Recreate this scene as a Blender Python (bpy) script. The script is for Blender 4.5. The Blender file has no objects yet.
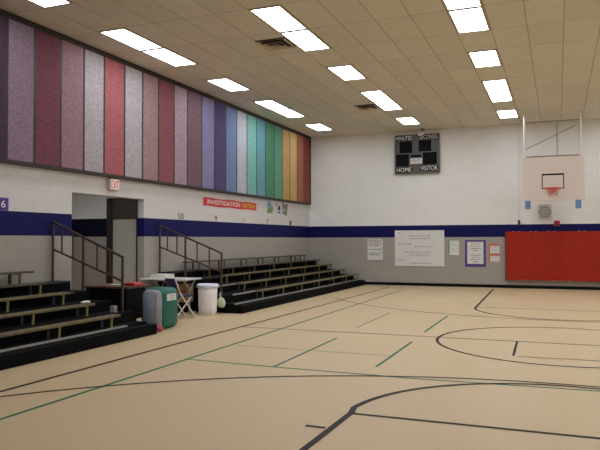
import bpy, bmesh, math, random
from mathutils import Vector, Matrix
random.seed(7)
SC = bpy.context.scene
COL = SC.collection
# ------------------------------------------------------------------ camera, light, exposure
cam_data = bpy.data.cameras.new('camera')
cam_data.sensor_fit = 'HORIZONTAL'
cam_data.sensor_width = 36.0
cam_data.lens = 649.835 / 600 * 36.0
cam_data.clip_end = 200
cam = bpy.data.objects.new('camera', cam_data)
COL.objects.link(cam)
YAW, PITCH, ROLL = .3783, .0229, -.002
fw = Vector((-math.sin(YAW) * math.cos(PITCH), math.cos(YAW) * math.cos(PITCH), math.sin(PITCH)))
rt = Vector((math.cos(YAW), math.sin(YAW), 0))
up = rt.cross(fw)
rt2 = math.cos(ROLL) * rt + math.sin(ROLL) * up
up2 = -math.sin(ROLL) * rt + math.cos(ROLL) * up
cam.matrix_world = Matrix(((rt2.x, up2.x, -fw.x, 8.4375), (rt2.y, up2.y, -fw.y, 0.0),
                           (rt2.z, up2.z, -fw.z, 1.575), (0, 0, 0, 1)))
SC.camera = cam
world = bpy.data.worlds.new('world'); SC.world = world
world.use_nodes = True
world.node_tree.nodes['Background'].inputs[0].default_value = (.5, .5, .5, 1)
world.node_tree.nodes['Background'].inputs[1].default_value = 0.0
SC.view_settings.view_transform = 'Standard'
SC.view_settings.look = 'None'
SC.view_settings.gamma = 1
SC.view_settings.use_curve_mapping = False
SC.view_settings.exposure = 0.17
LAMP = 10.2                                   # radiance of the fluorescent diffusers
SC.cycles.max_bounces = 10
SC.cycles.diffuse_bounces = 6
SC.cycles.use_denoising = True

# ------------------------------------------------------------------ room numbers
Y, H = 22.16, 5.321
XR, YB = 17.1, -1.0
ST0, ST1 = 1.657, 2.063                      # blue stripe
GX, GY, SX, SY = 1.977, 9.415, .5988, 1.273  # ceiling grid
A0, A1, AZ = 9.696, 11.968, 2.475            # alcove opening in the left wall

# ------------------------------------------------------------------ materials
def s2l(c):
    c = c / 255.0
    return c / 12.92 if c <= .04045 else ((c + .055) / 1.055) ** 2.4
def lin(rgb, k=1.0):
    return tuple(min(.92, s2l(v) * k) for v in rgb) + (1,)
MATS = {}
def mat(name, rgb, rough=.6, k=1.0, metal=0.0, noise=0.0, scale=8.0, bump=0.0, spec=.5, emit=0.0):
    if name in MATS: return MATS[name]
    m = bpy.data.materials.new(name); m.use_nodes = True
    nt = m.node_tree; b = nt.nodes['Principled BSDF']
    c = lin(rgb, k)
    if emit: c = tuple(s2l(v) for v in rgb) + (1,)
    b.inputs['Base Color'].default_value = c
    b.inputs['Roughness'].default_value = rough
    b.inputs['Metallic'].default_value = metal
    b.inputs['Specular IOR Level'].default_value = spec
    if emit:
        b.inputs['Emission Color'].default_value = c
        b.inputs['Emission Strength'].default_value = emit
    if noise or bump:
        tc = nt.nodes.new('ShaderNodeNewGeometry')
        n = nt.nodes.new('ShaderNodeTexNoise'); n.inputs['Scale'].default_value = scale; n.inputs['Detail'].default_value = 5
        nt.links.new(tc.outputs['Position'], n.inputs['Vector'])
        if noise:
            r = nt.nodes.new('ShaderNodeMapRange')
            r.inputs['From Min'].default_value = .3; r.inputs['From Max'].default_value = .7
            r.inputs['To Min'].default_value = 1 - noise; r.inputs['To Max'].default_value = 1 + noise
            nt.links.new(n.outputs['Fac'], r.inputs['Value'])
            mx = nt.nodes.new('ShaderNodeMix'); mx.data_type = 'RGBA'; mx.blend_type = 'MULTIPLY'
            mx.inputs['Factor'].default_value = 1
            mx.inputs['A'].default_value = c
            nt.links.new(r.outputs['Result'], mx.inputs['B'])
            nt.links.new(mx.outputs['Result'], b.inputs['Base Color'])
        if bump:
            bp = nt.nodes.new('ShaderNodeBump'); bp.inputs['Strength'].default_value = bump; bp.inputs['Distance'].default_value = .01
            nt.links.new(n.outputs['Fac'], bp.inputs['Height']); nt.links.new(bp.outputs['Normal'], b.inputs['Normal'])
    MATS[name] = m
    return m

def block_wall(name, axis, upper=(226, 226, 226), blue=(18, 20, 82), lower=(168, 162, 154), joint=.88):
    """painted concrete block wall: grey dado, navy band, off-white above"""
    m = bpy.data.materials.new(name); m.use_nodes = True
    nt = m.node_tree; N = nt.nodes; L = nt.links; b = N['Principled BSDF']
    geo = N.new('ShaderNodeNewGeometry'); sep = N.new('ShaderNodeSeparateXYZ'); L.new(geo.outputs['Position'], sep.inputs[0])
    comb = N.new('ShaderNodeCombineXYZ')
    L.new(sep.outputs[axis], comb.inputs[0]); L.new(sep.outputs['Z'], comb.inputs[1])
    br = N.new('ShaderNodeTexBrick')
    br.inputs['Scale'].default_value = 1
    br.inputs['Brick Width'].default_value = .4064; br.inputs['Row Height'].default_value = .2032
    br.inputs['Mortar Size'].default_value = .006; br.inputs['Mortar Smooth'].default_value = .6
    br.inputs['Color1'].default_value = (1, 1, 1, 1); br.inputs['Color2'].default_value = (.97, .97, .97, 1)
    br.inputs['Mortar'].default_value = (joint, joint, joint, 1)
    L.new(comb.outputs[0], br.inputs['Vector'])
    def step(v):
        s = N.new('ShaderNodeMath'); s.operation = 'GREATER_THAN'; s.inputs[1].default_value = v
        L.new(sep.outputs['Z'], s.inputs[0]); return s.outputs[0]
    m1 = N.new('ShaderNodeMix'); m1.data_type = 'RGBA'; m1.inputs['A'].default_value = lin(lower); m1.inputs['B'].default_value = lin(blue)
    L.new(step(ST0), m1.inputs['Factor'])
    m2 = N.new('ShaderNodeMix'); m2.data_type = 'RGBA'; m2.inputs['B'].default_value = lin(upper)
    L.new(m1.outputs['Result'], m2.inputs['A']); L.new(step(ST1), m2.inputs['Factor'])
    m3 = N.new('ShaderNodeMix'); m3.data_type = 'RGBA'; m3.blend_type = 'MULTIPLY'; m3.inputs['Factor'].default_value = 1
    L.new(m2.outputs['Result'], m3.inputs['A']); L.new(br.outputs['Color'], m3.inputs['B'])
    L.new(m3.outputs['Result'], b.inputs['Base Color'])
    n = N.new('ShaderNodeTexNoise'); n.inputs['Scale'].default_value = 60; L.new(geo.outputs['Position'], n.inputs['Vector'])
    ad = N.new('ShaderNodeMath'); ad.operation = 'MULTIPLY_ADD'; ad.inputs[1].default_value = -1.0
    L.new(br.outputs['Fac'], ad.inputs[0]); L.new(n.outputs['Fac'], ad.inputs[2])
    bp = N.new('ShaderNodeBump'); bp.inputs['Strength'].default_value = .25; bp.inputs['Distance'].default_value = .01
    L.new(ad.outputs[0], bp.inputs['Height']); L.new(bp.outputs['Normal'], b.inputs['Normal'])
    b.inputs['Roughness'].default_value = .5
    b.inputs['Specular IOR Level'].default_value = .15
    return m

def ceiling_mat():
    m = bpy.data.materials.new('ceiling_tile'); m.use_nodes = True
    nt = m.node_tree; N = nt.nodes; L = nt.links; b = N['Principled BSDF']
    geo = N.new('ShaderNodeNewGeometry')
    mp = N.new('ShaderNodeMapping'); mp.inputs['Location'].default_value = (-GX + 60 * SX, -GY + 60 * SY, 0)
    L.new(geo.outputs['Position'], mp.inputs['Vector'])
    br = N.new('ShaderNodeTexBrick'); br.offset = 0.0; br.squash = 1.0
    br.inputs['Scale'].default_value = 1
    br.inputs['Brick Width'].default_value = SX; br.inputs['Row Height'].default_value = SY
    br.inputs['Mortar Size'].default_value = .008; br.inputs['Mortar Smooth'].default_value = .3
    br.inputs['Color1'].default_value = lin((220, 215, 201)); br.inputs['Color2'].default_value = lin((213, 208, 195))
    br.inputs['Mortar'].default_value = lin((166, 154, 128))
    L.new(mp.outputs[0], br.inputs['Vector'])
    n = N.new('ShaderNodeTexNoise'); n.inputs['Scale'].default_value = 9; n.inputs['Detail'].default_value = 6
    L.new(geo.outputs['Position'], n.inputs['Vector'])
    r = N.new('ShaderNodeMapRange'); r.inputs['From Min'].default_value = .3; r.inputs['From Max'].default_value = .7
    r.inputs['To Min'].default_value = .95; r.inputs['To Max'].default_value = 1.04
    L.new(n.outputs['Fac'], r.inputs['Value'])
    mx = N.new('ShaderNodeMix'); mx.data_type = 'RGBA'; mx.blend_type = 'MULTIPLY'; mx.inputs['Factor'].default_value = 1
    L.new(br.outputs['Color'], mx.inputs['A']); L.new(r.outputs['Result'], mx.inputs['B'])
    L.new(mx.outputs['Result'], b.inputs['Base Color'])
    bp = N.new('ShaderNodeBump'); bp.inputs['Strength'].default_value = .4; bp.inputs['Distance'].default_value = .01; bp.invert = True
    L.new(br.outputs['Fac'], bp.inputs['Height']); L.new(bp.outputs['Normal'], b.inputs['Normal'])
    b.inputs['Roughness'].default_value = .85
    b.inputs['Specular IOR Level'].default_value = .15
    return m

def floor_mat():
    m = bpy.data.materials.new('gym_floor'); m.use_nodes = True
    nt = m.node_tree; N = nt.nodes; L = nt.links; b = N['Principled BSDF']
    geo = N.new('ShaderNodeNewGeometry')
    n1 = N.new('ShaderNodeTexNoise'); n1.inputs['Scale'].default_value = .7; n1.inputs['Detail'].default_value = 4
    n2 = N.new('ShaderNodeTexNoise'); n2.inputs['Scale'].default_value = 30; n2.inputs['Detail'].default_value = 4
    L.new(geo.outputs['Position'], n1.inputs['Vector']); L.new(geo.outputs['Position'], n2.inputs['Vector'])
    cr = N.new('ShaderNodeMix'); cr.data_type = 'RGBA'
    cr.inputs['A'].default_value = lin((200, 177, 138)); cr.inputs['B'].default_value = lin((208, 182, 146))
    L.new(n1.outputs['Fac'], cr.inputs['Factor'])
    r = N.new('ShaderNodeMapRange'); r.inputs['From Min'].default_value = .3; r.inputs['From Max'].default_value = .7
    r.inputs['To Min'].default_value = .96; r.inputs['To Max'].default_value = 1.04
    L.new(n2.outputs['Fac'], r.inputs['Value'])
    mx = N.new('ShaderNodeMix'); mx.data_type = 'RGBA'; mx.blend_type = 'MULTIPLY'; mx.inputs['Factor'].default_value = 1
    L.new(cr.outputs['Result'], mx.inputs['A']); L.new(r.outputs['Result'], mx.inputs['B'])
    L.new(mx.outputs['Result'], b.inputs['Base Color'])
    b.inputs['Roughness'].default_value = .42
    b.inputs['Specular IOR Level'].default_value = .3
    return m

def fabric(name, rgb):
    m = bpy.data.materials.new(name); m.use_nodes = True
    nt = m.node_tree; N = nt.nodes; L = nt.links; b = N['Principled BSDF']
    geo = N.new('ShaderNodeNewGeometry')
    n = N.new('ShaderNodeTexNoise'); n.inputs['Scale'].default_value = 34; n.inputs['Detail'].default_value = 6; n.inputs['Roughness'].default_value = .65
    L.new(geo.outputs['Position'], n.inputs['Vector'])
    r = N.new('ShaderNodeMapRange'); r.inputs['From Min'].default_value = .32; r.inputs['From Max'].default_value = .68
    r.inputs['To Min'].default_value = .66; r.inputs['To Max'].default_value = 1.34
    L.new(n.outputs['Fac'], r.inputs['Value'])
    mx = N.new('ShaderNodeMix'); mx.data_type = 'RGBA'; mx.blend_type = 'MULTIPLY'; mx.inputs['Factor'].default_value = 1
    mx.inputs['A'].default_value = lin(rgb, PANEL_K); L.new(r.outputs['Result'], mx.inputs['B'])
    L.new(mx.outputs['Result'], b.inputs['Base Color'])
    b.inputs['Roughness'].default_value = .95
    b.inputs['Specular IOR Level'].default_value = .05
    return m

PANEL_K = 1.36
M = dict(
    black=mat('black_paint', (14, 14, 17), .6, spec=.15),
    deck=mat('bleacher_black', (8, 7, 9), .8, noise=.25, scale=5, spec=.12),
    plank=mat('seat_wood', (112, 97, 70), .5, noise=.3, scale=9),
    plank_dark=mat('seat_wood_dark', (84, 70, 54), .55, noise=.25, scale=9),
    bracket=mat('olive_metal', (132, 126, 72), .5, noise=.1, scale=20),
    bracket_dark=mat('dark_steel', (52, 46, 44), .5),
    nosing=mat('aluminium_edge', (176, 172, 166), .4, metal=.3),
    rail=mat('brown_rail_paint', (70, 50, 44), .45),
    frame=mat('dark_trim_wood', (40, 26, 25), .55, noise=.15, scale=12),
    brown=mat('dark_brown_paint', (62, 50, 42), .5, noise=.1, scale=6),
    door=mat('pale_door_paint', (186, 184, 174), .5, noise=.03, scale=6),
    white=mat('white_paint', (225, 223, 220), .5),
    paper=mat('white_paper', (222, 219, 216), .7, noise=.02, scale=14),
    diffuser=mat('lamp_diffuser', (239, 247, 255), .6, emit=LAMP),
    fill_diffuser=mat('alcove_fill_glow', (239, 247, 255), .6, emit=8.5),  # glow of the added alcove fill lamp
    lampframe=mat('lamp_frame', (176, 160, 138), .5),
    line_black=mat('black_line_paint', (20, 11, 14), .5, spec=.15),
    line_green=mat('green_line_paint', (14, 112, 80), .5, spec=.15),
    line_pale=mat('worn_green_line_paint', (96, 138, 104), .5, spec=.2),
    line_brown=mat('worn_brown_line_paint', (88, 58, 48), .5, spec=.2),
    board=mat('backboard_paint', (214, 200, 190), .45),
    orange=mat('rim_orange', (205, 80, 62), .45),
    net=mat('net_cord', (205, 120, 105), .8),
    pipe=mat('pale_pipe', (205, 198, 188), .4),
    pipe_dark=mat('grey_pipe', (148, 136, 124), .45),
    pad_blue=mat('blue_padding', (104, 134, 182), .6),
    red_vinyl=mat('red_vinyl', (160, 36, 16), .45, spec=.25, noise=.06, scale=3, bump=.15),
    red_dark=mat('red_vinyl_edge', (120, 38, 34), .5),
    strap=mat('white_strap', (196, 176, 156), .6),
    score=mat('scoreboard_face', (84, 84, 82), .5, noise=.05, scale=10),
    score_dark=mat('scoreboard_display', (14, 14, 16), .6, spec=.1),
    score_text=mat('scoreboard_letters', (246, 242, 238), .5),
    sign_white=mat('sign_white', (244, 236, 230), .5),
    sign_red=mat('sign_red', (215, 52, 40), .5),
    sign_case=mat('sign_case', (205, 194, 186), .5),
    purple=mat('purple_card', (74, 58, 138), .6),
    banner=mat('red_banner', (208, 58, 58), .7, noise=.05, scale=6),
    banner_end=mat('orange_banner', (212, 78, 40), .7),
    yellow=mat('yellow_letters', (240, 190, 90), .7),
    ink=mat('dark_ink', (60, 58, 66), .7),
    pencil=mat('grey_ink', (176, 172, 184), .7),
    green_card=mat('green_card', (70, 150, 110), .7),
    red_card=mat('red_card', (215, 92, 70), .7),
    blue_card=mat('blue_card', (110, 160, 190), .7),
    olive_card=mat('olive_card', (120, 150, 96), .7),
    dark_card=mat('navy_card', (52, 46, 84), .7),
    grey_card=mat('grey_card', (120, 124, 110), .7),
    pale_card=mat('pale_card', (205, 200, 210), .7),
    num_green=mat('green_digit', (70, 130, 92), .7),
    num_red=mat('red_digit', (175, 70, 66), .7),
    num_gold=mat('pale_gold_digit', (205, 195, 130), .7),
    bin_green=mat('green_nylon', (14, 96, 84), .5, noise=.12, scale=5, bump=.2),
    bin_blue=mat('blue_grey_nylon', (136, 146, 164), .6, noise=.08, scale=6, bump=.15),
    bin_grey=mat('warm_grey_nylon', (176, 168, 172), .6, noise=.06, scale=6),
    plastic=mat('white_plastic', (240, 235, 236), .5, noise=.04, scale=7),
    liner=mat('bin_liner', (228, 230, 250), .4, noise=.03, scale=12, bump=.4),
    table_white=mat('folding_table_top', (225, 222, 222), .35),
    leg_grey=mat('grey_leg_metal', (176, 168, 154), .4),
    navy=mat('navy_fabric', (44, 42, 82), .7, noise=.1, scale=10),
    carton=mat('brown_cardboard', (150, 118, 72), .75, noise=.1, scale=7),
    carton_top=mat('brown_red_tape', (130, 76, 58), .7),
    shaded_carton=mat('shaded_carton', (150, 146, 142), .7, noise=.05, scale=10),  # white carton, darkened in colour for the shade on the bleacher step
    cream=mat('cream_card', (224, 220, 208), .7),
    desk_top=mat('brown_desk_top', (96, 66, 48), .4, noise=.15, scale=8),
    red_cloth=mat('red_cloth', (196, 78, 70), .7, noise=.1, scale=12),
    pink_cloth=mat('pink_red_cloth', (176, 78, 92), .8, noise=.15, scale=14),
    palebag=mat('pale_green_plastic', (196, 204, 172), .5, noise=.08, scale=12, bump=.4),
    vent=mat('vent_paint', (196, 180, 146), .5),
    vent_dark=mat('vent_dark', (34, 30, 30), .7),
    cage=mat('wire_grey', (140, 132, 124), .5),
    fire=mat('alarm_red', (170, 36, 34), .4),
)

# ------------------------------------------------------------------ mesh helpers
class MB:
    def __init__(s): s.bm = bmesh.new()
    def box(s, a, b, bevel=0):
        a = Vector(a); b = Vector(b)
        r = bmesh.ops.create_cube(s.bm, size=1)
        for v in r['verts']:
            v.co = Vector(((a.x + b.x) / 2 + v.co.x * (b.x - a.x), (a.y + b.y) / 2 + v.co.y * (b.y - a.y), (a.z + b.z) / 2 + v.co.z * (b.z - a.z)))
        if bevel:
            es = list({e for v in r['verts'] for e in v.link_edges})
            bmesh.ops.bevel(s.bm, geom=es, offset=bevel, segments=2, affect='EDGES', profile=.6)
        return s
    def bar(s, p, q, w, h=None, hint=(0, 0, 1)):
        """box beam of w x h from p to q"""
        h = h or w
        p = Vector(p); q = Vector(q); d = (q - p); L = d.length; d.normalize()
        hn = Vector(hint)
        if abs(d.dot(hn)) > .98: hn = Vector((1, 0, 0))
        u = d.cross(hn).normalized(); v = u.cross(d)
        vs = []
        for t in (p, q):
            for a, b in ((-1, -1), (1, -1), (1, 1), (-1, 1)):
                vs.append(s.bm.verts.new(t + u * a * w / 2 + v * b * h / 2))
        for f in ((3, 2, 1, 0), (4, 5, 6, 7), (0, 1, 5, 4), (1, 2, 6, 5), (2, 3, 7, 6), (3, 0, 4, 7)):
            s.bm.faces.new([vs[i] for i in f])
        return s
    def tube(s, pts, r, n=8, closed=False):
        pts = [Vector(p) for p in pts]; rings = []
        m = len(pts)
        for i, p in enumerate(pts):
            a = pts[(i - 1) % m] if (closed or i > 0) else p
            b = pts[(i + 1) % m] if (closed or i < m - 1) else p
            d = (b - a).normalized()
            hn = Vector((0, 0, 1)) if abs(d.z) < .9 else Vector((1, 0, 0))
            u = d.cross(hn).normalized(); v = u.cross(d)
            rr = r[i] if isinstance(r, (list, tuple)) else r
            rings.append([s.bm.verts.new(p + (u * math.cos(2 * math.pi * k / n) + v * math.sin(2 * math.pi * k / n)) * rr) for k in range(n)])
        for i in range(m if closed else m - 1):
            A = rings[i]; B = rings[(i + 1) % m]
            for k in range(n):
                s.bm.faces.new((A[k], A[(k + 1) % n], B[(k + 1) % n], B[k]))
        if not closed:
            s.bm.faces.new(rings[0][::-1]); s.bm.faces.new(rings[-1])
        return s
    def lathe(s, c, prof, n=28):
        """prof: list of (r, z) from bottom to top round the vertical axis at c"""
        rings = []
        for r, z in prof:
            rings.append([s.bm.verts.new((c[0] + r * math.cos(2 * math.pi * k / n), c[1] + r * math.sin(2 * math.pi * k / n), c[2] + z)) for k in range(n)])
        for A, B in zip(rings, rings[1:]):
            for k in range(n): s.bm.faces.new((A[k], A[(k + 1) % n], B[(k + 1) % n], B[k]))
        s.bm.faces.new(rings[0][::-1]); s.bm.faces.new(rings[-1])
        return s
    def prism(s, poly, ext):
        """poly: closed list of 3D points; ext: extrusion vector"""
        e = Vector(ext)
        A = [s.bm.verts.new(Vector(p)) for p in poly]; B = [s.bm.verts.new(Vector(p) + e) for p in poly]
        n = len(A)
        s.bm.faces.new(A[::-1]); s.bm.faces.new(B)
        for k in range(n): s.bm.faces.new((A[k], A[(k + 1) % n], B[(k + 1) % n], B[k]))
        return s
    def strip(s, pts, w, z0=0, z1=.0012):
        """flat painted line of width w along 2D points"""
        pts = [Vector((p[0], p[1])) for p in pts]; L = []; Rr = []
        for i, p in enumerate(pts):
            d = (pts[min(i + 1, len(pts) - 1)] - pts[max(i - 1, 0)]).normalized(); nrm = Vector((-d.y, d.x)) * w / 2
            L.append((p + nrm, )); Rr.append((p - nrm, ))
        for i in range(len(pts) - 1):
            q = [Rr[i][0], Rr[i + 1][0], L[i + 1][0], L[i][0]]
            if not hasattr(s, '_last') or i == 0:
                s._last = None
            s.bm.faces.new([s.bm.verts.new((v.x, v.y, z1)) for v in q])
        return s
    def build(s, name, m, parent=None, smooth=False):
        bmesh.ops.remove_doubles(s.bm, verts=s.bm.verts, dist=1e-5)
        bmesh.ops.recalc_face_normals(s.bm, faces=s.bm.faces)
        me = bpy.data.meshes.new(name); s.bm.to_mesh(me); s.bm.free()
        me.materials.append(m)
        if smooth:
            for p in me.polygons: p.use_smooth = True
        return link(name, me, parent)
def link(name, me, parent=None):
    o = bpy.data.objects.new(name, me); COL.objects.link(o)
    if parent is not None:
        o.parent = parent
        o.matrix_parent_inverse = PW(parent).inverted()
    return o
def PW(o):
    m = o.matrix_basis.copy()
    while o.parent:
        m = o.parent.matrix_basis @ o.matrix_parent_inverse @ m if False else (PW(o.parent) @ o.matrix_parent_inverse @ m)
        break
    return m
def tag(o, label, cat, group=None):
    o['label'] = label; o['category'] = cat
    if group: o['group'] = group
    return o
def thing(name, label, cat, loc, group=None):
    o = bpy.data.objects.new(name, None); COL.objects.link(o); o.location = loc
    o.empty_display_size = .1
    return tag(o, label, cat, group)
def structure(o):
    o['kind'] = 'structure'; return o
def origin_to(o, p):
    p = Vector(p); o.data.transform(Matrix.Translation(-p)); o.location = p
    return o
def text(body, p0, w, h, xd, m, parent, name='lettering', th=.004, spread=1.0):
    """raised lettering filling w x h, lower left corner at p0, reading along xd, upright"""
    cu = bpy.data.curves.new('t', 'FONT'); cu.body = body; cu.extrude = .5; cu.space_character = spread
    o = bpy.data.objects.new('t', cu); COL.objects.link(o)
    dg = bpy.context.evaluated_depsgraph_get()
    me = bpy.data.meshes.new_from_object(o.evaluated_get(dg))
    bpy.data.objects.remove(o); bpy.data.curves.remove(cu)
    xs = [v.co.x for v in me.vertices]; ys = [v.co.y for v in me.vertices]
    x0, x1, y0, y1 = min(xs), max(xs), min(ys), max(ys)
    xd = Vector(xd); zd = Vector((0, 0, 1)); nd = xd.cross(zd)
    for v in me.vertices:
        a = (v.co.x - x0) / (x1 - x0) * w; b = (v.co.y - y0) / (y1 - y0) * h; c = (v.co.z + .5) * th
        v.co = Vector(p0) + xd * a + zd * b + nd * c
    me.materials.clear(); me.materials.append(m); me.name = name
    return link(name, me, parent)
def scribble(p0, w, h, xd, rows, m, parent, th=.003, seed=1, name='writing_line', size=.35, gap=.03):
    """rows of illegible handwriting: short uneven dashes; rows = list of (start, end) fractions"""
    rnd = random.Random(seed); xd = Vector(xd); nd = xd.cross(Vector((0, 0, 1)))
    lh = h / len(rows)
    for i, (s0, s1) in enumerate(rows):
        if s1 <= s0: continue
        b = MB(); x = s0 * w; z = h - (i + .5) * lh
        while x < s1 * w:
            d = rnd.uniform(1, 4) * gap
            e = min(x + d, s1 * w)
            hh = lh * size * rnd.uniform(.6, 1)
            c0 = Vector(p0) + xd * x + Vector((0, 0, z - hh / 2)); c1 = Vector(p0) + xd * e + Vector((0, 0, z + hh / 2)) + nd * th
            b.box((min(c0.x, c1.x), min(c0.y, c1.y), c0.z), (max(c0.x, c1.x), max(c0.y, c1.y), c1.z))
            x = e + gap * rnd.uniform(.4, 1.0)
        b.build(name, m, parent)

# ------------------------------------------------------------------ the setting
WL, WF = block_wall('block_wall_left', 'Y', (214, 209, 207)), block_wall('block_wall_far', 'X', (236, 234, 232), joint=.94)  # far wall's upper colour lightened to make up for weaker light there
WA = block_wall('block_wall_alcove', 'X', blue=(14, 14, 36))  # band colour darkened to stand for the shade inside the alcove
fl = structure(MB().box((-2.6, YB - .2, -.2), (XR + .2, Y + .2, 0)).build('floor', floor_mat()))
structure(MB().box((-.2, YB - .2, H), (XR + .2, Y + .2, H + .15)).build('ceiling', ceiling_mat()))
w = MB()
w.box((-.2, YB - .2, 0), (0, A0, H)); w.box((-.2, A1, 0), (0, Y + .2, H)); w.box((-.2, A0, AZ), (0, A1, H))
structure(w.build('wall_left', WL))
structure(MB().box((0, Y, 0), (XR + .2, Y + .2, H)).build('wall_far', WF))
structure(MB().box((XR, YB - .2, 0), (XR + .2, Y, H)).build('wall_right', WL))
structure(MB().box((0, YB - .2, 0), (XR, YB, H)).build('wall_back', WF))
w = MB()
DX0, DX1, DZ = -.988, -.165, 2.52            # door opening in the far side of the alcove
w.box((-2.4, A1, 0), (DX0, A1 + .12, 2.75)); w.box((DX1, A1, 0), (-.2, A1 + .12, 2.75)); w.box((DX0, A1, DZ), (DX1, A1 + .12, 2.75))
w.box((-2.4, A0 - .12, 0), (-.2, A0, 2.75)); w.box((-2.52, A0 - .12, 0), (-2.4, A1 + .12, 2.75)); w.box((-2.52, A0 - .12, 2.75), (-.2, A1 + .12, 2.85))
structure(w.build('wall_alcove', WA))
# the door in the alcove
d = structure(MB().box((DX0 + .14, A1 + .03, .01), (DX1 - .03, A1 + .08, 2.045)).build('door_1', M['door']))
f = MB(); f.box((DX0, A1 - .02, 0), (DX0 + .135, A1 + .12, DZ)); f.box((DX1 - .025, A1 - .02, 0), (DX1, A1 + .12, DZ))
f.build('door_frame', M['frame'], d)
MB().box((DX0 + .135, A1 + .0, 2.05), (DX1 - .025, A1 + .06, DZ)).build('transom_panel', M['brown'], d)
h = MB(); h.tube([(DX1 - .09, A1 + .03, 1.02), (DX1 - .09, A1 - .03, 1.02), (DX1 - .2, A1 - .035, 1.02)], .011)
h.build('door_handle', M['nosing'], d)
structure(MB().box((0, Y - .02, 0), (XR, Y, .1)).build('baseboard_far', M['black']))
w = MB(); w.box((0, YB, 0), (.02, A0, .1)); w.box((0, A1, 0), (.02, Y - .02, .1)); structure(w.build('baseboard_left', M['black']))

# fill lamp added out of view above the lintel to brighten the alcove walls
lr = thing('alcove_fill_light', 'added fill light, out of view inside the alcove beside the door', 'ceiling light', (-1.2, 10.6, 2.75))
MB().box((-1.5, 10.35, 2.7), (-.9, 10.85, 2.749), .004).build('frame', M['lampframe'], lr)
MB().box((-1.47, 10.38, 2.69), (-.93, 10.82, 2.7)).build('diffuser', M['fill_diffuser'], lr)

# painted court lines, parts of the floor
def arc(cx, cy, r, a0, a1, n=48):
    return [(cx + r * math.cos(math.radians(a0 + (a1 - a0) * i / n)), cy + r * math.sin(math.radians(a0 + (a1 - a0) * i / n))) for i in range(n + 1)]
zl = [.001]
def line(pts, wd, m):
    zl[0] += .00012
    MB().strip(pts, wd, z1=zl[0]).build('court_line', M[m], fl)
CX = 8.5
line([(3.85, 0), (3.87, 20.7)], .05, 'line_green')
line([(13.15, 0), (13.15, 20.7)], .05, 'line_green')
line([(3.86, 7.47), (5.2, 7.40), (7, 7.36), (8.8, 7.44), (13.15, 7.5)], .045, 'line_green')
line([(3.95, 8.72), (6.3, 8.67)], .03, 'line_pale')
line([(5.14, 7.40), (5.12, 9.94)], .04, 'line_green')
line([(6.325, 7.86), (6.325, 9.97)], .04, 'line_green')
line([(5.06, 11.19), (5.06, 13.73)], .035, 'line_pale')
line([(6.3, 11.1), (6.3, 13.6)], .04, 'line_green')
line([(3.0, 0), (3.03, 7.8), (3.1, 12), (3.15, 17), (3.2, 21.1)], .06, 'line_black')
line([(13.9, 0), (13.9, 21.2)], .05, 'line_black')
line(arc(CX, 1.0, 6.65, 168, 12, 90), .05, 'line_black')
line(arc(CX, 20.2, 6.65, -149, -31, 90), .05, 'line_brown')
line([(3.1, 10.6), (13.9, 10.6)], .05, 'line_brown')
line(arc(CX, 10.6, 1.87, 0, 360, 96), .05, 'line_black')
line([(6.62, 0), (6.645, 4.6), (6.67, 5.7)] + arc(CX, 5.69, 1.87, 174, 90, 30), .062, 'line_black')
line(arc(CX, 5.69, 1.87, 90, 0, 30) + [(10.37, 5.6), (10.37, 0)], .055, 'line_black')
line([(6.68, 5.68), (10.36, 5.68)], .05, 'line_black')
line([(6.43, 5.167), (6.61, 5.167)], .05, 'line_black')
line([(6.5, 21.55), (6.58, 18.1), (6.64, 15.5)] + arc(CX, 15.55, 1.86, 181, 270, 30), .055, 'line_black')
line(arc(CX, 15.55, 1.86, 270, 360, 30) + [(10.4, 21.5)], .055, 'line_black')
line([(6.66, 15.6), (10.36, 15.6)], .045, 'line_brown')
line([(7.83, 10.6), (7.855, 9.27)], .035, 'line_black')
line([(7.9, 9.24), (9.1, 9.27)], .025, 'line_brown')

# ------------------------------------------------------------------ fabric wall panels
PB = [6.8, 7.42, 8.046, 8.648, 9.278, 9.895, 10.488, 11.139, 11.767, 12.373, 13.012, 13.596, 14.287, 14.929, 15.563, 16.2, 16.842, 17.49, 18.121, 18.79, 19.432, 20.07, 20.72, 21.345, 21.98]
PC = [('dusty plum', (92, 76, 90)), ('dark purple', (64, 50, 64)), ('lilac grey', (118, 101, 115)), ('dark maroon', (100, 62, 72)), ('dusty mauve', (126, 100, 106)),
      ('pale pinkish grey', (146, 138, 141)), ('bright rose red', (142, 84, 86)), ('pale lilac grey', (150, 142, 146)), ('dusty pink', (138, 112, 116)),
      ('wine red', (122, 76, 82)), ('light mauve', (142, 124, 136)), ('dark mauve brown', (104, 82, 88)), ('lavender', (118, 112, 144)), ('deep navy purple', (76, 69, 100)),
      ('steel blue', (98, 112, 144)), ('pale blue grey', (150, 150, 158)), ('light teal', (102, 146, 138)), ('teal blue', (86, 128, 136)), ('deep green', (74, 116, 92)),
      ('leaf green', (86, 130, 108)), ('deep tan', (156, 128, 84)), ('light tan', (165, 136, 92)), ('rust red', (140, 90, 70)), ('dark reddish brown', (118, 66, 58))]
PZ0 = 2.9
t = MB(); t.box((.001, 6.7, PZ0 - .05), (.05, 22.03, H - .001)); t.box((.001, 6.7, PZ0 - .055), (.115, 22.03, PZ0)); t.box((.001, 6.7, H - .1), (.115, 22.03, H - .001))
t.box((.001, 22.0, PZ0), (.115, 22.03, H - .1)); t.box((.001, 6.7, PZ0), (.115, 6.78, H - .1))
for v in PB[1:-1]: t.box((.049, v - .026, PZ0), (.098, v + .026, H - .1))
structure(t.build('trim_1', M['frame']))
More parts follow.
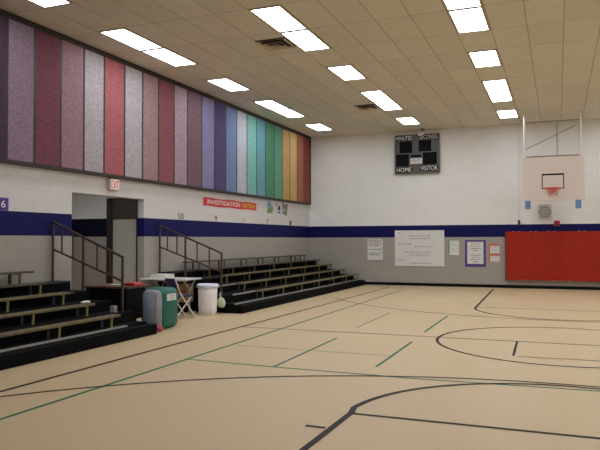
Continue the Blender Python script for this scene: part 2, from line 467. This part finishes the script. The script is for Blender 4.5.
for i, (n, c) in enumerate(PC):
    if i < 1: lb = 'tall dusty plum fabric wall panel left of the dark purple one'
    else:
        lb = 'tall %s fabric wall panel between the %s and ' % (n, PC[i - 1][0]) + (PC[i + 1][0] + ' ones' if i + 1 < len(PC) else 'wall corner')
    if i == 1: lb = 'dark purple fabric wall panel at the left end of the coloured row'
    if i == len(PC) - 1: lb = 'dark reddish brown fabric wall panel at the corner end of the row'
    o = MB().box((.05, PB[i] + .026, PZ0 + .001), (.1, PB[i + 1] - .026, H - .101), .006).build('wall_panel', fabric('fabric_' + n.replace(' ', '_'), c))
    origin_to(o, (.05, (PB[i] + PB[i + 1]) / 2, PZ0))
    tag(o, lb, 'wall panel', 'fabric panels along the upper wall')

# ------------------------------------------------------------------ ceiling lights
def ceiling_light(i, j, label):
    x0, x1 = GX + i * SX, GX + (i + 1) * SX; y0, y1 = GY + j * SY, GY + (j + 1) * SY
    r = thing('ceiling_light', label, 'ceiling light', ((x0 + x1) / 2, (y0 + y1) / 2, H), 'fluorescent troffers in the tile ceiling')
    e, g = .05, .008
    f = MB(); z0, z1 = H - .012, H - .0005
    f.box((x0 + g, y0 + g, z0), (x0 + e, y1 - g, z1)); f.box((x1 - e, y0 + g, z0), (x1 - g, y1 - g, z1))
    f.box((x0 + e, y0 + g, z0), (x1 - e, y0 + e, z1)); f.box((x0 + e, y1 - e, z0), (x1 - e, y1 - g, z1))
    f.build('frame', M['lampframe'], r)
    MB().box((x0 + e, y0 + e, H - .008), (x1 - e, y1 - e, H - .001)).build('diffuser', M['diffuser'], r)
rows = [(-2, 'row nearest the coloured panels'), (3, 'middle row over the court'), (8, 'row over the lane, right of the ceiling diffusers'), (13, 'row beyond the lane'), (18, 'row near the right wall'), (23, 'row at the right wall')]
place = {-7: 'lone, behind the viewer', -5: 'near half of the pair behind the viewer', -4: 'far half of the pair behind the viewer', -2: 'lone, nearest the viewer',
         0: 'near half of the nearer pair', 1: 'far half of the nearer pair', 3: 'lone, between the two pairs', 5: 'near half of the farther pair', 6: 'far half of the farther pair', 8: 'lone, next to the far wall'}
short = {-2: 'row beside coloured panels', 3: 'middle row', 8: 'row right of scoreboard', 13: 'row beyond the hoop', 18: 'outer row', 23: 'row at right wall'}
for i, _ in rows:
    for j in ((-2, 0, 1, 3, 5, 6, 8) if i in (-2, 8) else (-5, -4, -2, 0, 1, 3, 5, 6, 8)):
        ceiling_light(i, j, 'ceiling light, %s, %s' % (place[j], short[i]))

def diffuser_vent(x0, y0, label):
    s = .6; x1, y1 = x0 + s, y0 + s
    r = thing('ceiling_vent', label, 'air vent', (x0 + s / 2, y0 + s / 2, H), 'square air diffusers in the ceiling')
    MB().box((x0, y0, H - .01), (x1, y1, H - .0005)).build('backing', M['vent_dark'], r)
    for k, (a, drop) in enumerate(((.0, .03), (.1, .06), (.19, .085))):
        b = .055
        m = MB(); zt, zb = H - .012, H - drop
        A = [(x0 + a, y0 + a), (x1 - a, y0 + a), (x1 - a, y1 - a), (x0 + a, y1 - a)]
        B = [(x0 + a + b, y0 + a + b), (x1 - a - b, y0 + a + b), (x1 - a - b, y1 - a - b), (x0 + a + b, y1 - a - b)]
        for q in range(4):
            n = (q + 1) % 4
            # sloping louvre blade with a little thickness
            o0 = [(*A[q], zb), (*A[n], zb), (*B[n], zt), (*B[q], zt)]
            vs = [m.bm.verts.new(v) for v in o0] + [m.bm.verts.new((v[0], v[1], v[2] + .004)) for v in o0]
            for fc in ((0, 1, 2, 3), (7, 6, 5, 4), (0, 4, 5, 1), (1, 5, 6, 2), (2, 6, 7, 3), (3, 7, 4, 0)): m.bm.faces.new([vs[x] for x in fc])
        m.build('louvre', M['vent'], r)
    MB().box((x0 + .27, y0 + .27, H - .09), (x1 - .27, y1 - .27, H - .08)).build('centre_plate', M['vent'], r)
diffuser_vent(3.165, 10.98, 'square louvred air vent beside the nearer pair of middle lights')
diffuser_vent(3.165, 17.35, 'square louvred air vent beside the farther pair of middle lights')

# ------------------------------------------------------------------ bleachers
DT = [.2, .365, .53, .69, .85]                # deck heights, bottom to top
DFX = [1.95, 1.70, 1.22, .75, .32]            # deck front edges
SFX = [1.92, 1.44, .96, .48, .27]             # seat front edges
SZ = [.39, .555, .725, .875, 1.065]           # seat tops
def bleacher(y0, y1, seats, brackets, nose, label):
    r = thing('bleacher', label, 'bleacher', (1.0, (y0 + y1) / 2, 0))
    MB().box((.03, y0, 0), (2.15, y1, .17), .006).build('base_platform', M['deck'], r)
    zb = .17
    for k in range(5):
        dk = MB().box((.03, y0, zb), (DFX[k], y1, DT[k])).build('deck', M['deck'], r)
        a, b = nose[k]
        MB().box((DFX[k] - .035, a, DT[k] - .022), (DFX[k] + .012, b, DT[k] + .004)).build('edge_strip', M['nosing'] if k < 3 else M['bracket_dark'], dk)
        zb = DT[k]
    for k in range(5):
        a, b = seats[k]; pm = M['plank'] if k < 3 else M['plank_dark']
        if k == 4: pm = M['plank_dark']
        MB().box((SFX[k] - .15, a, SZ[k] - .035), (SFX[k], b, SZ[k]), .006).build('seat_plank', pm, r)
        for y in brackets[k]:
            x = SFX[k]; zt = SZ[k] - .04; zf = DT[k] + (0 if k < 4 else 0)
            m = MB()
            m.bar((x - .03, y, zf), (x - .02, y, zt), .036, .02, (1, 0, 0))
            m.bar((x - .03, y - .03, zf + .004), (x - .03, y + .03, zf + .004), .04, .008)
            m.bar((x - .145, y, zt - .005), (x - .005, y, zt - .005), .03, .01)
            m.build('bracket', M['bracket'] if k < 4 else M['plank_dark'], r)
            m = MB(); m.bar((x - .12, y - .12, zf), (x - .12, y - .12, zt), .05, .025, (1, 0, 0))
            m.build('support_post', M['bracket_dark'], r)
    return r
by = [8.43, 7.28, 6.1, 4.95, 3.8]
bleach_a = bleacher(3.4, 9.3, [(3.4, 8.63), (3.4, 8.6), (3.4, 8.57), (3.4, 8.56), (3.4, 8.49)], [by, by, by, by, [8.2, 7.0, 5.8, 4.6]],
         [(3.4, 8.75), (3.4, 8.55), (3.4, 8.55), (3.4, 8.9), (3.4, 9.28)],
         'black stepped bleacher with plank seats left of the dark desk, nearest the viewer')
by = [14.05, 15.3, 16.6, 17.95, 19.3, 20.6, 21.8]
bs = [13.9, 15.2, 16.5, 17.6, 18.8, 20.15, 21.0]
bleach_b = bleacher(12.46, 22.0, [(13.9, 22.0), (13.85, 22.0), (13.95, 22.0), (13.7, 22.0), (13.35, 21.15)], [by, by, by, by, bs],
         [(12.5, 21.95), (12.9, 21.95), (12.6, 21.95), (12.6, 21.95), (12.6, 21.95)],
         'long black stepped bleacher with plank seats running from the white bin to the far wall')

def railing(y, bl, xe=1.63):
    r = bpy.data.objects.new('stair_railing', None); COL.objects.link(r); r.empty_display_size = .1; r.location = (.8, y, .85)
    r.parent = bl; r.matrix_parent_inverse = PW(bl).inverted()
    xs = .05
    zt = lambda x: 1.9 + (x - xs) / (xe - xs) * (1.29 - 1.9)
    zl_ = lambda x: 1.42 + (x - xs) / (xe - xs) * (.88 - 1.42)
    MB().bar((xs - .015, y, zt(xs - .015)), (xe + .015, y, zt(xe + .015)), .035).build('top_rail', M['rail'], r)
    MB().bar((xs, y, zl_(xs)), (xe, y, zl_(xe)), .03).build('lower_rail', M['rail'], r)
    for x, z0 in ((xs, .85), (.72, .692), (xe, .367)):
        MB().box((x - .016, y - .016, z0), (x + .016, y + .016, zt(x) - .01)).build('post', M['rail'], r)
    for x in (.25, .5, 1.02, (xe + 1.02) / 2):
        MB().box((x - .011, y - .011, zl_(x)), (x + .011, y + .011, zt(x) - .01)).build('baluster', M['rail'], r)
railing(9.16, bleach_a, 1.55)
railing(12.51, bleach_b)

# ------------------------------------------------------------------ basketball hoop on the far wall
r = thing('basketball_hoop', 'ceiling hung basketball hoop with cream backboard and orange rim over the red mat', 'basketball hoop', (8.3, 20.45, H))
YF = 20.4
bd = MB().box((7.483, YF, 2.707), (9.154, YF + .05, 4.0), .008).build('backboard', M['board'], r)
sq = MB(); sq.box((8.0, YF - .004, 3.455), (8.61, YF - .0005, 3.505)); sq.box((8.0, YF - .004, 3.08), (8.025, YF - .0005, 3.455)); sq.box((8.585, YF - .004, 3.08), (8.61, YF - .0005, 3.455)); sq.box((8.0, YF - .004, 3.055), (8.61, YF - .0005, 3.08))
sq.build('target_square', M['line_black'], bd)
rc = Vector((8.3, YF - .38, 3.05))
rm = MB(); rm.tube([rc + Vector((.228 * math.cos(a), .228 * math.sin(a), 0)) for a in [2 * math.pi * k / 28 for k in range(28)]], .011, 8, True)
rm.box((8.2, YF - .16, 2.98), (8.4, YF - .001, 3.06)); rm.bar((8.25, YF - .1, 2.98), (8.17, YF - .2, 3.045), .015); rm.bar((8.35, YF - .1, 2.98), (8.43, YF - .2, 3.045), .015)
rim = rm.build('rim', M['orange'], r)
n = MB()
for k in range(12):
    for sgn in (1, -1):
        pts = []
        for q in range(5):
            a = 2 * math.pi * (k + sgn * q * .5) / 12; rr = .222 - .1 * math.sin(q / 4 * math.pi / 2)
            pts.append(rc + Vector((rr * math.cos(a), rr * math.sin(a), -.008 - q * .055)))
        n.tube(pts, .003, 5)
n.build('net', M['net'], rim)
def pipe(name, a, b, rad, m): MB().tube([a, b], rad, 10).build(name, M[m], r)
YP = YF + .09
pipe('pole', (7.545, YP, 2.9), (7.525, YP, H), .036, 'pipe')
pipe('pole', (9.063, YP, 2.9), (9.063, YP, H), .032, 'pipe')
pipe('crossbar', (7.545, YP, 4.03), (9.063, YP, 4.03), .022, 'pipe_dark')
pipe('crossbar', (7.53, YP, 5.06), (9.063, YP, 5.06), .018, 'pipe_dark')
pipe('brace', (7.556, YP, 4.26), (8.93, YP, 4.9), .013, 'pipe_dark')
pipe('pole', (8.436, YP + .01, 2.9), (8.436, YP + .01, 5.06), .018, 'pipe_dark')
for x0, x1 in ((7.528, 7.683), (8.908, 9.062)):
    m = MB(); m.box((x0, YF - .02, 2.47), (x1, YF + .07, 2.722), .015); m.build('edge_padding', M['pad_blue'], r)
# winch and cable beside it
r = thing('hoop_winch', 'small dark wall winch with thin cable above the left end of the red mat', 'winch', (7.26, Y, 2.12))
MB().box((7.225, Y - .09, 2.03), (7.295, Y - .001, 2.2), .008).build('winch_box', M['bracket_dark'], r)
MB().tube([(7.265, Y - .05, 2.19), (7.28, Y - .05, H - .001)], .006, 6).build('cable', M['pipe'], r)
MB().tube([(7.295, Y - .05, 2.1), (7.34, Y - .05, 2.1), (7.34, Y - .12, 2.06)], .008, 6).build('crank_handle', M['bracket_dark'], r)

# caged clock
r = thing('wall_clock', 'square wall clock behind a grey wire guard below the backboard', 'clock', (8.05, Y, 2.45))
MB().tube([(8.05, Y - .001, 2.45), (8.05, Y - .05, 2.45)], .17, 24).build('clock_case', M['cage'], r)
MB().tube([(8.05, Y - .05, 2.45), (8.05, Y - .054, 2.45)], .15, 24).build('clock_face', M['paper'], r)
m = MB(); m.bar((8.05, Y - .057, 2.45), (8.05, Y - .057, 2.58), .02, .004); m.bar((8.05, Y - .057, 2.45), (8.1, Y - .057, 2.39), .024, .004); m.build('clock_hand', M['ink'], r)
m = MB()
for k in range(7):
    x = 7.87 + k * .06; m.tube([(x, Y - .001, 2.225), (x, Y - .11, 2.225), (x, Y - .11, 2.67), (x, Y - .001, 2.67)], .007, 5)
    z = 2.225 + k * .0742; m.tube([(7.87, Y - .11, z), (8.23, Y - .11, z)], .007, 5)
m.build('wire_guard', M['cage'], r)
r = thing('fire_alarm', 'small red fire alarm box on the blue stripe above the red mat', 'fire alarm', (8.4, Y, 2.1))
MB().box((8.31, Y - .07, 2.0), (8.49, Y - .001, 2.17), .01).build('alarm_case', M['fire'], r)
MB().box((8.345, Y - .078, 2.03), (8.455, Y - .07, 2.08), .003).build('pull_bar', M['bracket_dark'], r)

# scoreboard
r = thing('scoreboard', 'grey electric scoreboard with dark displays high on the far wall', 'scoreboard', (3.97, Y, 3.84))
X0, X1, Z0, Z1 = 3.204, 4.736, 3.835, 5.175
MB().box((X0, Y - .12, Z0), (X1, Y - .001, Z1), .01).build('case', M['score'], r)
ys = Y - .121
W_, H_ = X1 - X0, Z1 - Z0
def disp(a, b, c, d_, m='score_dark', name='display'):
    return MB().box((X0 + a * W_, ys - .012, Z0 + b * H_), (X0 + c * W_, ys + .002, Z0 + d_ * H_), .003).build(name, M[m], r)
for q in ((.115, .53, .40, .83), (.545, .555, .825, .84), (.035, .19, .325, .50), (.64, .215, .945, .525)): disp(*q)
disp(.02, .035, .405, .165, name='caption_strip'); disp(.575, .055, .97, .19, name='caption_strip'); disp(.02, .85, .40, .975, name='caption_strip'); disp(.56, .865, .97, .98, name='caption_strip')
disp(.36, .25, .62, .385, 'sign_white', 'caption_strip')
disp(.37, .42, .6, .475, name='display')
ty = ys - .013
def cap(body, a, b, c, d_, m='score_text'): text(body, (X0 + a * W_, ty, Z0 + b * H_), (c - a) * W_, (d_ - b) * H_, (1, 0, 0), M[m], r)
cap('MINUTES', .03, .865, .395, .965); cap('SECONDS', .57, .875, .96, .972); cap('HOME', .05, .05, .38, .155); cap('VISITOR', .585, .07, .96, .178)
cap('PERIOD', .375, .275, .605, .36, 'ink')
r = thing('security_camera', 'small dark ceiling camera above the scoreboard', 'camera', (4.2, 21.9, H))
MB().tube([(4.2, 21.9, H - .001), (4.2, 21.9, H - .02)], .07, 16).build('mount', M['bracket_dark'], r)
MB().tube([(4.2, 21.9, H - .02), (4.2, 21.9, H - .16)], .015, 8).build('stem', M['bracket_dark'], r)
MB().tube([(4.23, 21.92, H - .14), (4.1, 21.78, H - .19)], [.05, .06], 14).build('housing', M['plastic'], r)

# wall things, far wall
def sheet(name, label, cat, x0, x1, z0, z1, m, th=.012, group=None):
    r = thing(name, label, cat, ((x0 + x1) / 2, Y, z0), group)
    MB().box((x0, Y - th, z0), (x1, Y - .001, z1), .002).build('sheet', M[m], r)
    return r
r = sheet('whiteboard', 'large white board with faint handwriting between the plain poster and green-edged paper', 'whiteboard', 3.175, 4.862, .67, 1.893, 'paper', .03)
scribble((3.2, Y - .0305, .72), 1.63, 1.13, (1, 0, 0), [(.06, .12), (.27, .75), (.3, .72), (0, 0), (.06, .35), (.4, .8), (0, 0), (.2, .75), (.28, .72), (0, 0), (.05, .18), (.3, .75)], M['pencil'], r, seed=3, size=.5, gap=.03)
r = sheet('poster', 'white poster with dark printed text left of the large white board', 'poster', 2.19, 2.74, .86, 1.6, 'paper')
scribble((2.2, Y - .0125, .95), .53, .64, (1, 0, 0), [(.05, .95), (.05, .9), (.08, .95), (.05, .85), (0, 0), (.04, .96), (0, 0), (.05, .96), (.1, .8), (0, 0)], M['ink'], r, seed=5, size=.4, gap=.022)
r = sheet('paper_notice', 'white paper notice with green edge right of the large white board', 'notice', 5.04, 5.345, 1.06, 1.54, 'paper')
MB().box((5.003, Y - .008, 1.1), (5.039, Y - .001, 1.545)).build('green_edge', M['green_card'], r)
MB().box((5.039, Y - .008, 1.541), (5.3, Y - .001, 1.56)).build('green_edge', M['green_card'], r)
scribble((5.06, Y - .0125, 1.15), .26, .36, (1, 0, 0), [(.05, .9), (.05, .8), (0, 0), (.1, .9), (.1, .7)], M['pencil'], r, seed=6, size=.3, gap=.02)
r = sheet('framed_poster', 'white lettered poster with a wide purple border near the red mat', 'poster', 5.546, 6.215, .675, 1.56, 'purple', .014)
MB().box((5.62, Y - .018, .77), (6.14, Y - .0141, 1.5)).build('inner_sheet', M['paper'], r)
scribble((5.66, Y - .0185, .8), .44, .67, (1, 0, 0), [(.2, .8), (.1, .85), (.1, .9), (.3, .7), (0, 0), (.1, .9), (.2, .8), (.1, .85), (.3, .7)], M['ink'], r, seed=8, size=.3, gap=.02)
for z0, z1, w_, sd in ((1.11, 1.43, 'upper', 11), (.84, 1.10, 'lower', 12)):
    r = sheet('red_edged_notice', 'small white notice with red edge, %s of two beside the purple-bordered poster' % w_, 'notice', 6.315, 6.65, z0, z1 - .01, 'red_card', .008, 'red edged notices')
    MB().box((6.35, Y - .012, z0 + .01), (6.645, Y - .008, z1 - .06)).build('inner_sheet', M['paper'], r)
    scribble((6.37, Y - .0125, z0 + .03), .25, z1 - z0 - .11, (1, 0, 0), [(.05, .9), (.05, .8), (.1, .9)], M['pencil'], r, seed=sd, size=.3, gap=.02)
# red wall mat
r = thing('wall_mat', 'long red vinyl padded mat hung on the far wall under the hoop', 'wall mat', (8.5, Y, .28))
xs = [6.89, 7.69, 8.49, 9.29, 10.09]
for a, b in zip(xs, xs[1:]):
    MB().box((a, Y - .16, .27), (b, Y - .03, 1.83), .006).build('mat_panel', M['red_vinyl'], r)
MB().box((6.83, Y - .13, .265), (6.893, Y - .025, 1.82), .01).build('folded_edge', M['red_dark'], r)
for x in (7.1, 7.25, 7.62, 7.78, 8.15, 8.32, 9.05, 9.2, 9.9): MB().box((x - .04, Y - .13, 1.822), (x + .04, Y - .03, 1.838), .004).build('hanger', M['strap'], r)
for x in (7.3, 7.48, 7.75, 8.32, 8.52, 8.75, 9.1, 9.7): MB().box((x - .022, Y - .165, .262), (x + .022, Y - .05, .285), .004).build('buckle', M['strap'], r)

# ------------------------------------------------------------------ things on the left wall
r = thing('exit_sign', 'white box exit sign with red letters over the alcove', 'exit sign', (0, 10.83, 2.6))
MB().box((.001, 10.69, 2.595), (.1, 10.97, 2.81), .006).build('case', M['sign_case'], r)
MB().box((.1, 10.7, 2.605), (.104, 10.96, 2.8)).build('face', M['sign_white'], r)
text('EXIT', (.104, 10.715, 2.63), .23, .145, (0, 1, 0), M['sign_red'], r, spread=1.0)
r = thing('number_sign', 'purple card with a white 6 above the blue stripe, left of the alcove', 'number sign', (0, 8.0, 2.07))
MB().box((.001, 7.84, 2.066), (.012, 8.18, 2.275)).build('card', M['purple'], r)
text('6', (.012, 8.025, 2.115), .09, .115, (0, 1, 0), M['sign_white'], r)
for b, y, wd, m, lb in (('10', 13.5, .27, 'num_green', 'green number 10 cutout above the stripe, beyond the alcove'), ('9', 15.2, .16, 'num_red', 'red number 9 cutout on the wall below the red banner'),
                        ('8', 16.85, .18, 'num_gold', 'pale yellow number 8 cutout below the orange end of the banner'), ('7', 18.5, .17, 'num_red', 'red number 7 cutout below the cartoon posters'),
                        ('1', 20.35, .16, 'dark_card', 'dark blue number 1 cutout near the far corner')):
    r = thing('number_cutout', lb, 'number cutout', (0, y, 2.07), 'numbers along the blue stripe')
    text(b, (.002, y - wd / 2, 2.075), wd * .8, .15, (0, 1, 0), M[m], r, 'digit', .006)
r = thing('banner', 'long red paper banner with white and yellow lettering above the blue stripe', 'banner', (0, 16, 2.47))
def wavy(y0, y1, m, name):
    mb = MB(); n_ = 24; P = []
    for i in range(n_ + 1):
        y = y0 + (y1 - y0) * i / n_; dz = .008 * math.sin(y * 5.2); P.append((.004 + .004 * math.sin(y * 4), y, dz))
    V = [[mb.bm.verts.new(v) for v in ((x, y, 2.46 + dz), (x, y, 2.675 + dz), (x + .004, y, 2.675 + dz), (x + .004, y, 2.46 + dz))] for x, y, dz in P]
    for A, B in zip(V, V[1:]):
        for k in range(4): mb.bm.faces.new((A[k], A[(k + 1) % 4], B[(k + 1) % 4], B[k]))
    mb.bm.faces.new(V[0]); mb.bm.faces.new(V[-1][::-1])
    return mb.build(name, M[m], r)
wavy(14.51, 16.65, 'banner', 'red_sheet'); wavy(16.651, 17.65, 'banner_end', 'orange_sheet')
text('INVESTIGATION', (.013, 14.72, 2.512), 1.85, .12, (0, 1, 0), M['sign_white'], r, th=.003)
text('NATION', (.013, 16.72, 2.512), .82, .12, (0, 1, 0), M['yellow'], r, th=.003)
def cutout(label, y0, z0, polys):
    r = thing('wall_picture', label, 'wall picture', (0, y0, z0), 'small picture cutouts above the blue stripe')
    for k, (m, pl) in enumerate(polys):
        MB().prism([(.002 + .0022 * k, y0 + a, z0 + b) for a, b in pl], (.0022, 0, 0)).build('paper_shape', M[m], r)
cutout('green and light blue picture cutout right of the red banner', 18.4, 2.4, [('pale_card', [(0, 0), (.52, 0), (.52, .36), (0, .38)]), ('blue_card', [(.06, .2), (.34, .2), (.4, .3), (.25, .38), (.08, .38)]), ('olive_card', [(.02, .02), (.42, .02), (.5, .16), (.46, .26), (.34, .2), (.1, .2)])])
cutout('white and navy picture cutout between two coloured picture cutouts', 19.08, 2.4, [('pale_card', [(0, .02), (.45, 0), (.5, .3), (.3, .4), (.02, .36)]), ('dark_card', [(.18, .16), (.4, .13), (.38, .3), (.24, .26)]), ('dark_card', [(.24, .04), (.38, .04), (.38, .1), (.24, .1)]), ('num_red', [(.05, .28), (.14, .26), (.08, .38)])])
cutout('grey and green picture cutout nearest the far corner', 19.62, 2.38, [('grey_card', [(.05, .05), (.4, 0), (.5, .4), (.3, .36), (.02, .42)]), ('pale_card', [(.14, .14), (.25, .16), (.24, .24), (.13, .22)]), ('olive_card', [(.28, .2), (.44, .2), (.46, .34), (.3, .32)])])

# ------------------------------------------------------------------ things between the bleachers
r = thing('desk', 'dark desk with a brown top between the nearer bleacher and the green hamper', 'desk', (.9, 9.8, 0))
MB().box((.42, 9.47, .72), (1.42, 10.13, .755), .005).build('desk_top', M['desk_top'], r)
MB().box((.48, 9.52, .02), (1.36, 9.54, .72)).build('front_panel', M['black'], r)
MB().box((.48, 9.54, .02), (.5, 10.08, .72)).build('side_panel', M['black'], r)
MB().box((1.34, 9.54, .16), (1.36, 10.08, .72)).build('side_panel', M['black'], r)
for x, y in ((.5, 10.05), (1.34, 9.56), (1.34, 10.06), (1.34, 9.8)): MB().box((x - .022, y - .022, 0), (x + .022, y + .022, .719)).build('leg', M['black'], r)
m = MB(); m.box((1.2, 9.72, .756), (1.4, 10.02, .79), .012); m.box((1.16, 9.7, .788), (1.38, 9.95, .815), .012)
tag(m.build('folded_cloth', M['red_cloth']), 'folded red cloth lying on the right end of the dark desk', 'cloth')
m = MB(); m.box((.74, 9.82, .756), (.94, 9.97, .764)); tag(m.build('paper_stack', M['paper']), 'small white paper stack on the brown desk top', 'paper')
m = MB(); m.box((1.0, 9.86, .756), (1.16, 10.06, .795), .012); m.tube([(1.03, 9.96, .79), (1.08, 9.96, .815), (1.13, 9.96, .79)], .008, 6)
tag(m.build('pencil_case', M['black']), 'black soft case on the desk left of the red cloth', 'case')
o = MB().box((1.44, 8.97, .366), (1.53, 9.05, .475), .004).build('small_carton', M['shaded_carton']); tag(o, 'small white carton standing on the step of the nearer bleacher', 'carton')
m = MB(); rnd = random.Random(4)
bmesh.ops.create_icosphere(m.bm, subdivisions=3, radius=1)
for v in m.bm.verts: v.co = Vector((1.37 + v.co.x * .05 * rnd.uniform(.75, 1.1), 8.45 + v.co.y * .1 * rnd.uniform(.8, 1.1), .583 + v.co.z * .025 * rnd.uniform(.7, 1)))
tag(m.build('crumpled_paper', M['paper']), 'crumpled white paper on a plank end of the nearer bleacher', 'paper')

# green hamper
r = thing('hamper', 'green nylon hamper with grey front and white label beside the dark desk', 'hamper', (1.770, 9.95, 0))
def rrect(x0, x1, z0, z1, rad, y, n=7):
    P = []
    for cx, cz, a in ((x1 - rad, z1 - rad, 0), (x0 + rad, z1 - rad, 90), (x0 + rad, z0 + rad, 180), (x1 - rad, z0 + rad, 270)):
        for i in range(n): 
            t_ = math.radians(a + 90 * i / (n - 1)); P.append((cx + rad * math.cos(t_), y, cz + rad * math.sin(t_)))
    return P
def loft(mb, rings):
    V = [[mb.bm.verts.new(p) for p in q] for q in rings]; n = len(V[0])
    for A, B in zip(V, V[1:]):
        for k in range(n): mb.bm.faces.new((A[k], A[(k + 1) % n], B[(k + 1) % n], B[k]))
    mb.bm.faces.new(V[0]); mb.bm.faces.new(V[-1])
m = MB(); rings = []
for y, ins in ((9.72, .0), (9.76, -.012), (9.9, -.02), (10.1, -.02), (10.2, 0), (10.27, .04), (10.3, .1)):
    rings.append(rrect(1.570 + ins, 1.980 - ins, .0 + max(ins, 0), .715 - ins * .6, .115, y))
loft(m, rings); body = m.build('body', M['bin_green'], r, True)
m = MB(); loft(m, [rrect(1.580, 1.970, .006, .7, .11, 9.719), rrect(1.590, 1.960, .016, .69, .1, 9.69)]); m.build('rim', M['bin_grey'], r, True)
m = MB(); loft(m, [rrect(1.590, 1.880, .03, .68, .1, 9.689), rrect(1.605, 1.865, .045, .665, .09, 9.67)]); m.build('front_panel', M['bin_blue'], r, True)
lab = MB().box((1.992, 9.83, .5), (2.003, 10.12, .62), .002).build('label', M['paper'], body)
scribble((2.003, 9.86, .52), .23, .08, (0, 1, 0), [(.3, .95), (.2, .9)], M['green_card'], lab, seed=9, size=.5, gap=.02, name='printed_line')
m = MB(); rnd = random.Random(3); bmesh.ops.create_icosphere(m.bm, subdivisions=3, radius=1)
for v in m.bm.verts: v.co = Vector((2.03 + v.co.x * .085 * rnd.uniform(.75, 1.12), 9.52 + v.co.y * .08 * rnd.uniform(.85, 1.08), .056 + max(v.co.z, -.98) * .054 * rnd.uniform(.9, 1.05)))
tag(m.build('cloth_bundle', M['pink_cloth'], None, True), 'small pink red cloth bundle on the floor at the foot of the hamper', 'cloth')

# white bin
r = thing('trash_bin', 'tall white round bin with pale liner at the end of the farther bleacher', 'trash bin', (1.51, 12.12, 0))
c = (1.51, 12.12, 0)
MB().lathe(c, [(.178, .0), (.19, .004), (.196, .2), (.2, .42), (.205, .6), (.2, .6), (.19, .2), (.17, .03)]).build('body', M['plastic'], r, True)
m = MB(); prof = [(.207, .57), (.225, .575), (.232, .6), (.228, .632), (.215, .645), (.2, .63), (.195, .55)]
m.lathe(c, prof, 36)
for v in m.bm.verts:
    a = math.atan2(v.co.y - c[1], v.co.x - c[0])
    if v.co.z < .6: v.co.z += .014 * math.sin(a * 7) + .008 * math.sin(a * 13)
m.build('liner', M['liner'], r, True)

# folding table
r = thing('folding_table', 'white folding table with bent metal legs behind the folding chair', 'table', (.63, 12.05, 0))
MB().box((.05, 11.74, .725), (1.2, 12.4, .755), .006).build('table_top', M['table_white'], r)
for x, sg in ((.32, 1), (1.06, -1)):
    m = MB()
    m.tube([(x, 11.86, .725), (x, 12.08, .56), (x, 12.12, .48), (x, 12.12, .03)], .018, 8)
    m.tube([(x, 12.36, .725), (x, 12.2, .56), (x, 12.13, .47)], .018, 8)
    m.tube([(x, 11.9, .018), (x, 12.36, .018)], .018, 8)
    m.build('leg', M['leg_grey'], r)
MB().bar((.32, 12.0, .7), (1.06, 12.0, .7), .03).build('apron_rail', M['leg_grey'], r)
o = MB().box((.14, 12.0, .756), (.52, 12.38, .83), .004).build('flat_box', M['cream']); tag(o, 'flat cream box lying on the white folding table', 'box')
# things under the table
r = thing('cardboard_box', 'brown cardboard box under the white folding table', 'box', (.78, 12.2, .24))
MB().box((.56, 12.05, .24), (1.0, 12.38, .62), .004).build('carton', M['carton'], r)
MB().box((.557, 12.046, .44), (1.003, 12.07, .5)).build('tape_band', M['carton_top'], r)
o = MB().box((.42, 12.07, .0), (1.0, 12.39, .239), .02).build('black_case', M['black']); tag(o, 'low black case on the floor under the cardboard box', 'case')

# folding chair
def chair(cx, cy, rot):
    r = thing('folding_chair', 'navy folding chair with white metal legs in front of the white table', 'chair', (cx, cy, 0))
    T = Matrix.Translation((cx, cy, 0)) @ Matrix.Rotation(rot, 4, 'Z')
    def P(x, y, z): return T @ Vector((x, y, z))
    def fin(m, name, mt, sm=False):
        for v in m.bm.verts: v.co = T @ v.co
        m.build(name, M[mt], r, sm)
    fin(MB().box((-.19, -.18, .43), (.19, .19, .465), .012), 'seat', 'navy')
    m = MB()
    # curved backrest panel
    V = []
    for i in range(9):
        x = -.2 + .05 * i; y = -.24 + .05 * (x / .2) ** 2 - .02
        V.append([m.bm.verts.new(q) for q in ((x, y, .6), (x, y - .045, .81), (x, y - .025, .81), (x, y + .02, .6))])
    for A, B in zip(V, V[1:]):
        for k in range(4): m.bm.faces.new((A[k], A[(k + 1) % 4], B[(k + 1) % 4], B[k]))
    m.bm.faces.new(V[0]); m.bm.faces.new(V[-1][::-1])
    fin(m, 'backrest', 'navy')
    for sx in (-1, 1):
        fin(MB().tube([(sx * .2, -.25, .8), (sx * .2, -.12, .5), (sx * .2, .22, .012)], .014, 8), 'front_leg', 'white')
        fin(MB().tube([(sx * .175, .14, .43), (sx * .175, -.22, .012)], .013, 8), 'rear_leg', 'white')
    fin(MB().tube([(-.175, -.15, .09), (.175, -.15, .09)], .009, 6), 'stretcher', 'white')
chair(1.3, 11.4, math.radians(-28))
# pale bag hung on the railing post beyond the bin
m = MB(); rnd = random.Random(8); bmesh.ops.create_icosphere(m.bm, subdivisions=3, radius=1)
for v in m.bm.verts:
    z = v.co.z; k = 1 if z < .3 else 1 - .6 * (z - .3)
    v.co = Vector((1.69 + v.co.x * .1 * k * rnd.uniform(.88, 1.08), 12.385 + v.co.y * .05 * k * rnd.uniform(.85, 1.1), max(.12, .23 + z * .125)))
m.tube([(1.645, 12.39, .32), (1.635, 12.45, .44), (1.63, 12.48, .46), (1.64, 12.45, .43), (1.68, 12.39, .32)], .007, 6)
tag(m.build('plastic_bag', M['palebag']), 'pale green plastic bag hanging at the bleacher end right of the white bin', 'bag')
